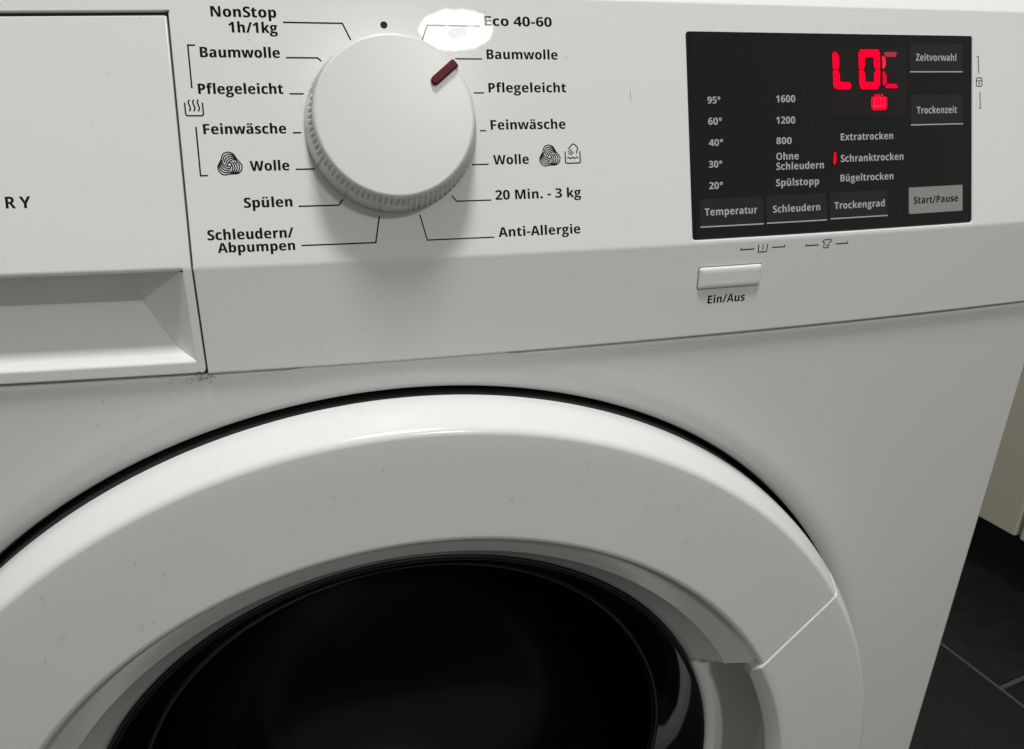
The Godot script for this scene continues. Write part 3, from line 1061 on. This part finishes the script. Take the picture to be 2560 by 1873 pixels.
# ------------------------------------------------------------------ machine: programme dial
func build_knob() -> void:
	var st := begin()
	var r1 := 24.93
	var h1 := 14.96
	var rb := 28.7
	var n := 88
	var hs := [0.0, 0.35, 1.0, 2.0, 3.5, 5.0, 6.4, 7.2, 7.7, 8.2, 9.0, 10.0, 11.2, 12.4, 13.2, 13.7]
	sheet(st, n * 10, hs.size() - 1, func(i, j):
		var a: float = TAU * i / (n * 10)
		var deg := rad_to_deg(a)
		var h: float = hs[j]
		var r := lerpf(rb, 25.75, smoothstep(0.0, 14.5, h) * 0.35 + h / 14.5 * 0.65)
		var smooth_part := smoothstep(160.5, 162.5, deg) * (1.0 - smoothstep(275.5, 277.5, deg))
		var wave := 0.5 - 0.5 * cos(TAU * i / 10.0)
		var g := pow(wave, 1.6)
		var full := 1.0 - smoothstep(13.0, 13.7, h)
		var scallop := smoothstep(7.3 + 1.1 * (1.0 - wave), 8.3 + 1.1 * (1.0 - wave), h)
		var k := full * lerpf(smoothstep(0.0, 0.4, h) * 0.85 + 0.15, scallop, smooth_part)
		r += smooth_part * (1.0 - scallop) * 0.1
		for q in [159.5, 183.6, 207.0, 232.6, 257.7]:      # fine strokes pressed into the skirt
			if absf(deg - q) < 0.42 and h < 7.3 and j > 0:
				r -= 0.35
		r -= g * 0.85 * k
		return Vector3(cos(a) * r, sin(a) * r, h) * 0.001, func(p): return Vector3(p.x, p.y, 0.004), true)
	sheet(st, 220, 6, func(i, j):
		var a: float = TAU * i / 220
		var t = PI / 2 * j / 6.0
		return Vector3(cos(a), sin(a), 0) * 0.001 * (r1 - 0.35 + 0.9 * cos(t) + 0.397 * (1.0 - j / 6.0)) + Vector3(0, 0, 0.001 * (13.7 + 1.26 * sin(t))), func(p): return Vector3(p.x, p.y, 0.02), true)
	sheet(st, 120, 4, func(i, j):
		var a: float = TAU * i / 120
		return Vector3(cos(a), sin(a), 0) * 0.001 * (r1 - 0.35) * maxf(j / 4.0, 0.001) + Vector3(0, 0, h1 * 0.001), Vector3(0, 0, 1), true)
	var k := obj("program_dial", st, M.knob_plastic, machine)
	k.transform = Transform3D(Basis(Vector3(1, 0, 0), Vector3(0, CT, -ST), Vector3(0, ST, CT)), up(-0.48, 44.5, 0.25))
	# dark ring painted in for the shade under the dial
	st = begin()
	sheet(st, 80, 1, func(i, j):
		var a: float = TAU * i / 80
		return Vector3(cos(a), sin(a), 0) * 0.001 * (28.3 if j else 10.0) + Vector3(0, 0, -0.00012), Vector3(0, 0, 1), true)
	obj("dial_gap_shade", st, M.inner_dark, k)
	# red pointer: runs out over the rim and down its side
	st = begin()
	var path := [Vector2(15.7, 1.55), Vector2(25.2, 1.55), Vector2(26.05, 1.0), Vector2(26.3, 0.0), Vector2(26.75, -2.6)]
	var half := 1.4
	# body as an extrusion of the outline (u along, w across) with a softly rounded top
	var outline := []
	for q in 13:
		var a := PI / 2 + PI * q / 12.0
		outline.append(Vector2(15.75 + half + cos(a) * half, sin(a) * half))
	var sides := [[0.0, 0.0], [0.0, 1.1], [0.12, 1.4], [0.4, 1.6]]
	sheet(st, 12, 3, func(i, j):
		var c := Vector2(15.75 + half, 0)
		var q: Vector2 = c + (outline[i] - c) * (1.0 - sides[j][0] / half)
		return Vector3(q.x, q.y, h1 + sides[j][1]) * 0.001, Vector3(-1, 0, 0.6))
	var run := [Vector2(17.15, 1.6), Vector2(24.9, 1.6), Vector2(25.6, 1.4), Vector2(26.05, 0.9), Vector2(26.3, 0.0), Vector2(26.9, -3.0)]
	for s in [-1.0, 1.0]:
		sheet(st, run.size() - 1, 3, func(i, j):
			var q: Vector2 = run[i]
			var dn := sides[3 - j][1] - 1.6 as float
			var ins: float = sides[3 - j][0]
			var nrm := Vector2(0, 1) if i < 2 else (Vector2(0.5, 0.85) if i == 2 else (Vector2(0.8, 0.6) if i == 3 else Vector2(1, 0.1)))
			return Vector3(q.x + nrm.x * dn, s * (half - ins), h1 + q.y + nrm.y * dn) * 0.001, Vector3(0, s, 0.8))
	sheet(st, run.size() - 1, 2, func(i, j):
		var q: Vector2 = run[i]
		return Vector3(q.x, lerpf(-(half - 0.4), half - 0.4, j / 2.0), h1 + q.y) * 0.001, Vector3(0.3, 0, 1))
	sheet(st, 12, 1, func(i, j):
		var c := Vector2(15.75 + half, 0)
		var q: Vector2 = c + (outline[i] - c) * (1.0 - 0.4 / half) if j else c
		return Vector3(q.x, q.y, h1 + 1.6) * 0.001, Vector3(0, 0, 1))
	var pt := obj("pointer", st, M.pointer_red, k, "dark red pointer aimed at the second label on the right")
	pt.rotation = Vector3(0, 0, deg_to_rad(39.2))


# ------------------------------------------------------------------ machine: display
func plate(st: SurfaceTool, x0: float, x1: float, s0: float, s1: float, r: float, off: float, drop: float, e: float) -> void:
	var a := round_rect(x0, x1, s0, s1, r)
	var b := round_rect(x0 + e, x1 - e, s0 + e, s1 - e, maxf(r - e * 0.5, 0.1))
	var n := a.size()
	var c := Vector2((x0 + x1) / 2, (s0 + s1) / 2)
	for i in n:
		var j := (i + 1) % n
		var o := up_n(c.x) * 0.3 + Vector3(a[i].x - c.x, a[i].y - c.y, 0) * 0.05
		flat_quad(st, up(a[i].x, a[i].y, off - e), up(a[j].x, a[j].y, off - e), up(b[j].x, b[j].y, off), up(b[i].x, b[i].y, off), o)
		flat_quad(st, up(a[i].x, a[i].y, off - drop), up(a[j].x, a[j].y, off - drop), up(a[j].x, a[j].y, off - e), up(a[i].x, a[i].y, off - e), o)
	# face: strips so that it keeps the bulge
	var nx := maxi(2, int((x1 - x0) / 6.0))
	sheet(st, nx, 2, func(i, j): return up(lerpf(x0 + r, x1 - r, float(i) / nx), lerpf(s0 + e, s1 - e, j / 2.0), off))
	for s in [0, 1]:
		var xe := x0 + r if s == 0 else x1 - r
		for i in n:
			var j := (i + 1) % n
			if (s == 0 and b[i].x <= xe + 1e-3 and b[j].x <= xe + 1e-3) or (s == 1 and b[i].x >= xe - 1e-3 and b[j].x >= xe - 1e-3):
				flat_tri(st, up(b[i].x, b[i].y, off), up(b[j].x, b[j].y, off), up(xe, c.y, off), up_n(c.x))


func build_display() -> void:
	var g := -0.05
	var st := begin()
	plate(st, 108.72, 239.78, 1.5, 76.8, 1.25, g, 2.5, 0.28)
	var disp := obj("display", st, M.display_black, machine)
	var o := g + 0.05
	# the tinted lens over the digits
	st = begin()
	plate(st, 170.5, 206.5, 46.1, 72.1, 0.3, o, 0.04, 0.02)
	obj("digit_lens", st, M.lens_black, disp)
	# touch keys with their bars
	for k in [[207.9, 234.7, 62.8, 73.7, "Zeitvorwahl", 210.94, 231.4, 67.0, 2.7], [208.25, 235.0, 42.0, 53.7, "Trockenzeit", 211.21, 231.73, 46.3, 2.72], [111.9, 138.95, 6.2, 16.4, "Temperatur", 113.93, 136.24, 10.22, 2.7], [140.3, 167.45, 6.3, 16.6, "Schleudern", 143.1, 164.39, 10.08, 2.65], [169.05, 196.4, 6.6, 16.65, "Trockengrad", 170.97, 194.97, 10.2, 2.68]]:
		st = begin()
		plate(st, k[0], k[1], k[2], k[3], 0.3, o, 0.04, 0.02)
		var key := obj("touch_key", st, M.key_black, disp, "touch key reading %s over a grey bar" % k[4])
		st = begin()
		stroke(st, "up", [Vector2(k[0], k[2] - 0.1), Vector2(k[1], k[2] - 0.1)], 0.46, o + 0.05)
		words(st, k[4], "up", k[5], k[6], k[7], k[8], o + 0.05)
		obj("key_print", st, M.print_grey, key)
	st = begin()
	plate(st, 207.0, 234.75, 6.5, 17.1, 0.25, o + 0.02, 0.06, 0.03)
	var start := obj("start_key", st, M.start_grey, disp, "grey start key with dark words Start/Pause")
	st = begin()
	words(st, "Start/Pause", "up", 209.47, 232.31, 10.48, 2.75, o + 0.07)
	obj("key_print", st, M.ink, start)
	for k in [["95°", 116.53, 121.85, 51.2, 2.48], ["60°", 116.52, 122.26, 43.5, 2.52], ["40°", 116.51, 122.47, 35.75, 2.48], ["30°", 116.23, 121.86, 27.83, 2.52], ["20°", 116.11, 121.87, 19.95, 2.55], ["1600", 145.55, 154.04, 51.4, 2.6], ["1200", 145.44, 153.85, 43.43, 2.62], ["800", 145.31, 152.11, 35.84, 2.5], ["Ohne", 145.15, 155.06, 29.9, 2.64], ["Schleudern", 145.04, 166.45, 26.15, 2.68], ["Spülstopp", 144.77, 164.12, 20.0, 2.68], ["Extratrocken", 174.43, 199.39, 36.6, 2.66], ["Schranktrocken", 174.28, 204.43, 28.3, 2.72], ["Bügeltrocken", 174.0, 199.39, 20.75, 2.66]]:
		st = begin()
		words(st, k[0], "up", k[1], k[2], k[3], k[4], o + 0.01)
		obj("setting_label", st, M.print_grey, disp, "grey printed %s" % k[0])
	# lit segments
	var q := o + 0.06
	for k in [
			[[Vector2(170.95, 70.3), Vector2(173.0, 70.3), Vector2(174.3, 68.6), Vector2(174.4, 65.0), Vector2(173.7, 63.4), Vector2(171.0, 63.4)], 0.6, "led_red"],
			[[Vector2(171.0, 63.5), Vector2(173.6, 63.5), Vector2(174.5, 61.6), Vector2(174.6, 57.5), Vector2(172.6, 55.9), Vector2(171.2, 57.0)], 0.6, "led_red"],
			[[Vector2(171.9, 55.85), Vector2(178.9, 55.85), Vector2(180.1, 57.0), Vector2(179.3, 58.8), Vector2(174.0, 59.1)], 0.7, "led_red"],
			[[Vector2(183.2, 71.35), Vector2(193.5, 71.35), Vector2(192.0, 68.2), Vector2(184.6, 68.2)], 0.5, "led_red"],
			[[Vector2(183.0, 71.0), Vector2(186.4, 68.4), Vector2(186.3, 65.4), Vector2(185.7, 63.6), Vector2(183.05, 63.55)], 0.5, "led_red"],
			[[Vector2(183.05, 63.6), Vector2(185.7, 63.6), Vector2(186.4, 61.6), Vector2(186.5, 58.6), Vector2(183.4, 56.3)], 0.5, "led_red"],
			[[Vector2(183.4, 55.85), Vector2(192.2, 55.85), Vector2(193.1, 57.5), Vector2(191.5, 59.0), Vector2(184.5, 59.0)], 0.6, "led_red"],
			[[Vector2(193.55, 71.0), Vector2(190.1, 68.4), Vector2(190.2, 65.0), Vector2(191.0, 63.5), Vector2(193.6, 63.5)], 0.5, "led_red"],
			[[Vector2(193.6, 63.6), Vector2(191.0, 63.6), Vector2(190.2, 61.6), Vector2(190.2, 58.6), Vector2(193.4, 56.6)], 0.5, "led_red"],
			[[Vector2(195.1, 70.3), Vector2(201.6, 70.3), Vector2(200.9, 68.4), Vector2(195.9, 68.4)], 0.2, "led_dim"],
			[[Vector2(194.35, 69.3), Vector2(196.0, 68.0), Vector2(196.2, 65.2), Vector2(195.2, 63.75), Vector2(194.4, 64.1)], 0.3, "led_half"],
			[[Vector2(194.45, 63.0), Vector2(195.3, 63.2), Vector2(196.5, 61.3), Vector2(196.6, 58.4), Vector2(194.9, 57.0), Vector2(194.5, 58.0)], 0.3, "led_red"],
			[[Vector2(195.1, 56.25), Vector2(202.3, 56.2), Vector2(201.2, 58.2), Vector2(196.6, 58.25)], 0.4, "led_red"],
			[[Vector2(170.55, 27.25), Vector2(171.9, 27.25), Vector2(172.3, 29.0), Vector2(172.35, 32.4), Vector2(171.0, 32.4)], 0.55, "led_red"]]:
		st = begin()
		fill(st, "up", Geometry2D.offset_polygon(rounded(PackedVector2Array(k[0]), k[1]), -0.2 if k[2] == "led_red" else 0.0, Geometry2D.JOIN_ROUND)[0], q)
		var seg := obj("lit_segment", st, M[k[2]], disp)
		if k[2] == "led_red":      # bloom of the lit segment, put in as a dim glowing outline
			st = begin()
			fill(st, "up", Geometry2D.offset_polygon(rounded(PackedVector2Array(k[0]), k[1]), 0.4, Geometry2D.JOIN_ROUND)[0], q - 0.03 + 0.0005 * seg.get_index())
			obj("glow_edge", st, M.led_halo, seg)
	st = begin()
	stroke(st, "up", [Vector2(189.5, 52.9), Vector2(189.5, 49.0), Vector2(190.0, 48.45), Vector2(195.5, 48.45), Vector2(196.05, 49.0), Vector2(196.05, 52.9)], 0.95, q + 0.01)
	for dx in [0.0, 1.55, 3.1]:
		stroke(st, "up", bez([Vector2(191.25 + dx, 54.0), Vector2(190.95 + dx, 53.0), Vector2(191.2 + dx, 51.8), Vector2(191.35 + dx, 50.9), Vector2(191.15 + dx, 49.9)], 4), 0.95, q + 0.01)
	var sign := obj("steam_indicator", st, M.led_red, disp, "lit red sign of steam rising from a tub")
	st = begin()
	fill(st, "up", PackedVector2Array([Vector2(189.6, 48.5), Vector2(196.0, 48.5), Vector2(196.0, 53.0), Vector2(189.6, 53.0)]), q)
	obj("glow_edge", st, M.led_half, sign)


# ------------------------------------------------------------------ machine: power button
func build_power_button() -> void:
	var st := begin()
	fill(st, "low", round_rect(111.9, 139.4, 19.05, 28.0, 1.1), 0.03)  # dark plate laid on the band, painted for the shade round the button
	obj("button_gap_shade", st, M.inner_dark, machine)
	st = begin()
	var rings := [[0.0, -0.5, 1.0], [0.0, 0.25, 1.0], [0.1, 0.6, 0.95], [0.35, 0.95, 0.9], [0.8, 1.2, 0.7], [1.4, 1.3, 0.5], [2.2, 1.33, 0.3]]
	var loops := []
	for k in rings:
		loops.append(round_rect(112.15 + k[0], 139.2 - k[0], 19.3 + k[0], 27.72 - k[0], k[2]))
	var n: int = loops[0].size()
	sheet(st, n, rings.size() - 1, func(i, j):
		var v: Vector2 = loops[j][i % n]
		return low(v.x, v.y, rings[j][1]), func(p): return Vector3((p.x - 0.1257) * 0.3, p.y - YB - 0.0235, 0.004), true)
	var last: PackedVector2Array = loops[rings.size() - 1]
	fill(st, "low", last, rings[rings.size() - 1][1])
	obj("power_button", st, M.panel_plastic, machine, "wide white push button above the words Ein/Aus")


# ------------------------------------------------------------------ machine: door
const SEAM_A := Vector2(0.1520, 0.0848)     # inner and outer ends of the seam between ring and handle, from the door's centre
const SEAM_B := Vector2(0.1863, 0.1203)


func seam(r: float, shift: float) -> float:   # angle, in degrees, at which the seam crosses radius r
	var d := (SEAM_B - SEAM_A).normalized()
	var a := SEAM_A + Vector2(-d.y, d.x) * shift
	var b := a.dot(d)
	var t := -b + sqrt(maxf(b * b - a.length_squared() + r * r, 0.0))
	return rad_to_deg((a + d * t).angle())


func build_door() -> void:
	var door := Node3D.new()
	door.name = "door"
	machine.add_child(door, true)
	var c := Vector3(0, DY, 0)
	var out := func(p): return Vector3(p.x * 0.3, (p.y - DY) * 0.3, 0.1)
	var outer_wall := [Vector2(0.2285, -0.0015), Vector2(0.2285, -0.0004), Vector2(0.2285, 0.002)]
	var shoulder := curve(Vector2(0.2285, 0.002), Vector2(0.2285, 0.0062), Vector2(0.2272, 0.0092), 6)
	shoulder.append_array(curve(Vector2(0.2272, 0.0092), Vector2(0.2251, 0.0146), Vector2(0.2246, 0.0158), 4).slice(1))
	shoulder.append_array(curve(Vector2(0.2246, 0.0158), Vector2(0.2236, 0.0182), Vector2(0.2215, 0.0184), 8).slice(1))
	shoulder.append_array([Vector2(0.2170, 0.01868), Vector2(0.2080, 0.01895), Vector2(0.1950, 0.0193), Vector2(0.1830, 0.0197), Vector2(0.1800, 0.0198)])
	shoulder.append_array(curve(Vector2(0.1800, 0.0198), Vector2(0.1782, 0.0199), Vector2(0.1772, 0.0185), 6).slice(1))
	# ring: from the seam all the way round to the far end of the handle
	var st := begin()
	turn(st, [outer_wall, shoulder], 33.0, 300.0, 260, c, out, func(r): return seam(r, 0.00035))
	obj("door_ring", st, M.door_plastic, door)
	# handle: its own plate, a trifle proud, its lip reaching in over the grip
	st = begin()
	var hs := []
	for k in shoulder:
		var v: Vector2 = k
		if v.x > 0.1776:
			hs.append(v + Vector2(0.0, 0.0007))
	hs = hs.filter(func(v): return v.x > 0.1805)
	var lipc := [Vector2(0.1805, 0.0206), Vector2(0.1772, 0.0206), Vector2(0.1760, 0.0201), Vector2(0.1735, 0.0180), Vector2(0.1718, 0.0163), Vector2(0.1709, 0.0150), Vector2(0.1709, 0.0138), Vector2(0.1716, 0.0130), Vector2(0.1740, 0.0124), Vector2(0.1900, 0.0120), Vector2(0.2180, 0.0118)]
	hs.append_array(lipc)
	var corner := func(r: float, s: float) -> float:   # rounds the plate's inner corner
		var e := clampf((0.1765 - r) / 0.0056, 0.0, 1.0)
		return s - rad_to_deg(0.0052 * (1.0 - sqrt(maxf(1.0 - e * e, 0.0))) / 0.173)
	var n_hs := hs.size() - 1
	sheet(st, 110, n_hs, func(i, j):
		var q: Vector2 = hs[j]
		var s: float = corner.call(q.x, seam(q.x, -0.00075)) if j < n_hs - 3 else 28.0
		var t := pow(i / 110.0, 1.7)
		var a := deg_to_rad(lerpf(29.0, -60.0, t) + (s - 29.0) * exp(-t * 70.0))
		return c + Vector3(cos(a) * q.x, sin(a) * q.x, q.y), func(p):
			var f := Vector2(p.x, p.y - DY)
			return Vector3(f.x, f.y, 0) * (1.0 - 0.195 / f.length()) + Vector3(0, 0, p.z - 0.0155))
	sheet(st, 60, 2, func(i, j):
		var q: Vector2 = outer_wall[j]
		var a := deg_to_rad(lerpf(seam(q.x, -0.00075), -60.0, i / 60.0))
		return c + Vector3(cos(a) * q.x, sin(a) * q.x, q.y), out)
	# rounded edge of the plate along the seam
	sheet(st, n_hs - 4, 6, func(i, j):
		var q: Vector2 = hs[i]
		var b := PI / 2 * minf(j, 5) / 5.0
		var s: float = corner.call(q.x, seam(q.x, -0.00075 + 0.0007 * sin(b)))
		var a := deg_to_rad(s)
		return c + Vector3(cos(a) * q.x, sin(a) * q.x, q.y - 0.0007 * (1.0 - cos(b)) - (0.004 if j == 6 else 0.0)), Vector3(-0.6, 0.7, 0.7))
	obj("door_handle", st, M.door_plastic, door, "separate curved plate to pull the door open by")
	# funnel between ring and glass; behind the handle it opens into a grip
	st = begin()
	var fun := [Vector2(0.1775, 0.0180), Vector2(0.1766, 0.0166), Vector2(0.1745, 0.0143), Vector2(0.1722, 0.0128), Vector2(0.1690, 0.0106), Vector2(0.1640, 0.0070), Vector2(0.1600, 0.0020), Vector2(0.1538, -0.0052), Vector2(0.1514, -0.0080), Vector2(0.1500, -0.0125)]
	var pit := [Vector2(0.1775, 0.0104), Vector2(0.1900, 0.0100), Vector2(0.2050, 0.0070), Vector2(0.2090, 0.0000), Vector2(0.2060, -0.0150), Vector2(0.1900, -0.0205), Vector2(0.1700, -0.0190), Vector2(0.1560, -0.0092), Vector2(0.1520, -0.0090), Vector2(0.1500, -0.0125)]
	var brim := [28.8, 28.8, 28.8, 28.8, 28.8, 28.6, 28.3, 27.9, 27.5, 27.2]
	var wide := [1.4, 1.4, 1.4, 1.4, 1.5, 1.7, 2.0, 2.2, 2.4, 2.4]
	var shift := func(deg: float, j: int) -> float:
		return smoothstep(-44.0, -40.0, deg) * (1.0 - smoothstep(brim[j] - wide[j], brim[j], deg))
	var angs := []
	var a := -60.0
	while a < 300.0:
		angs.append(a)
		a += 0.2 if (a > 18.5 and a < 29.6) or (a > -45.0 and a < -39.0) else 1.0
	angs.append(300.0)
	for run in [[0, 2], [2, 5], [5, 7], [7, 9]]:
		sheet(st, angs.size() - 1, run[1] - run[0], func(i, j):
			var d: float = angs[i]
			var q: Vector2 = fun[run[0] + j].lerp(pit[run[0] + j], shift.call(d, run[0] + j))
			var g := deg_to_rad(d)
			return c + Vector3(cos(g) * q.x, sin(g) * q.x, q.y), func(p): return Vector3(-p.x, -(p.y - DY), 0.15), true)
	obj("funnel", st, M.door_plastic, door)
	# glass: rim, sloping collar and the deep bowl
	st = begin()
	var rim := [Vector2(0.1502, -0.0160), Vector2(0.1502, -0.0112), Vector2(0.1500, -0.0101), Vector2(0.1494, -0.0094), Vector2(0.1485, -0.0093), Vector2(0.1474, -0.0098)]
	var collar := [Vector2(0.1474, -0.0098), Vector2(0.1440, -0.0130), Vector2(0.1390, -0.0188), Vector2(0.1345, -0.0252), Vector2(0.1318, -0.0290)]
	turn(st, [rim, collar], 0.0, 360.0, 240, c, out)
	var gl := obj("glass_rim", st, M.glass_rim, door)
	st = begin()
	var bowl := [Vector2(0.1318, -0.0290), Vector2(0.1309, -0.0299), Vector2(0.1302, -0.0312), Vector2(0.1294, -0.0335)]
	for k in range(1, 25):      # a deep, even dish
		var g := PI / 2 * k / 24.0
		bowl.append(Vector2(maxf(0.1294 * pow(cos(g), 0.8), 0.0004), -0.0335 - 0.115 * sin(g)))
	turn(st, [bowl], 0.0, 360.0, 240, c, func(p): return Vector3(-p.x * 0.4, -(p.y - DY) * 0.4, 0.1))
	obj("glass_bowl", st, M.door_glass, door)
	st = begin()  # grey beads put in for the highlights along the glass edges
	for k in [[0.1313, -0.0291, 0.00055], [0.1302, -0.0318, 0.0003], [0.1496, -0.0093, 0.0002]]:
		sheet(st, 200, 8, func(i, j):
			var g = TAU * i / 200.0
			var b = TAU * j / 8.0
			var rr: float = k[0] + cos(b) * k[2]
			return c + Vector3(cos(g) * rr, sin(g) * rr, k[1] + sin(b) * k[2]), func(p):
				var f := Vector2(p.x, p.y - DY)
				return Vector3(f.x, f.y, 0) * (1.0 - k[0] / f.length()) + Vector3(0, 0, p.z - k[1]), true)
	obj("edge_glint", st, M.edge_glint, gl)
	# dark walls painted in for the shade in the gap round the door
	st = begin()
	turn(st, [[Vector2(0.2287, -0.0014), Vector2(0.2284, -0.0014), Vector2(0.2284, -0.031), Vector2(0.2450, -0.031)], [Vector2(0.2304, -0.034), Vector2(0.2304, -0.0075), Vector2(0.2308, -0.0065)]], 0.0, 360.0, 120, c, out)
	obj("door_gap_shade", st, M.inner_dark, door)


# ------------------------------------------------------------------ lint
func build_lint() -> void:
	var rng := RandomNumberGenerator.new()
	rng.seed = 33
	var st := begin()
	for k in 44:                        # a wad caught under the drawer's corner
		var x := -69.5 - absf(rng.randfn(0.0, 5.0))
		if k < 14:
			x = -68.0 + rng.randf_range(-1.0, 1.5)
		var p := Vector3(x * 0.001, YB - 0.0012 - absf(rng.randfn(0.0, 0.0011)), bow(x * 0.001) - 0.0013)
		var d := rng.randf() * TAU
		var pts := []
		var bend := rng.randf_range(-0.9, 0.9)
		for q in 6:
			pts.append(p)
			p += Vector3(cos(d), sin(d) * 0.6, 0.15 * sin(d * 2.0)) * 0.00034
			d += bend
		tube(st, pts, 0.00004, 4)
	var o := obj("lint_wad", st, M.lint_grey, machine)
	o.set_meta("kind", "stuff")
	# single hairs: [face, points]
	st = begin()
	tube(st, [up(85.7, 56.2, 0.08), up(85.72, 54.6, 0.14), up(85.8, 53.2, 0.1), up(85.9, 51.8, 0.08)], 0.00007, 5)
	obj("hair", st, M.lint_grey, machine)
	for k in 16:                        # on the annulus and shoulder of the door
		var g := deg_to_rad(rng.randf_range(50.0, 150.0))
		var r := rng.randf_range(0.183, 0.22)
		var pts := []
		var p := Vector3(cos(g) * r, DY + sin(g) * r, 0.0193 + (0.195 - r) * 0.03 + 0.00035)
		var d := rng.randf() * TAU
		var bend := rng.randf_range(-0.5, 0.5)
		for q in 6:
			pts.append(p)
			p += Vector3(cos(d), sin(d), 0) * rng.randf_range(0.00025, 0.0006)
			d += bend
		st = begin()
		tube(st, pts, 0.00005, 4)
		obj("hair", st, M.lint_grey, machine)
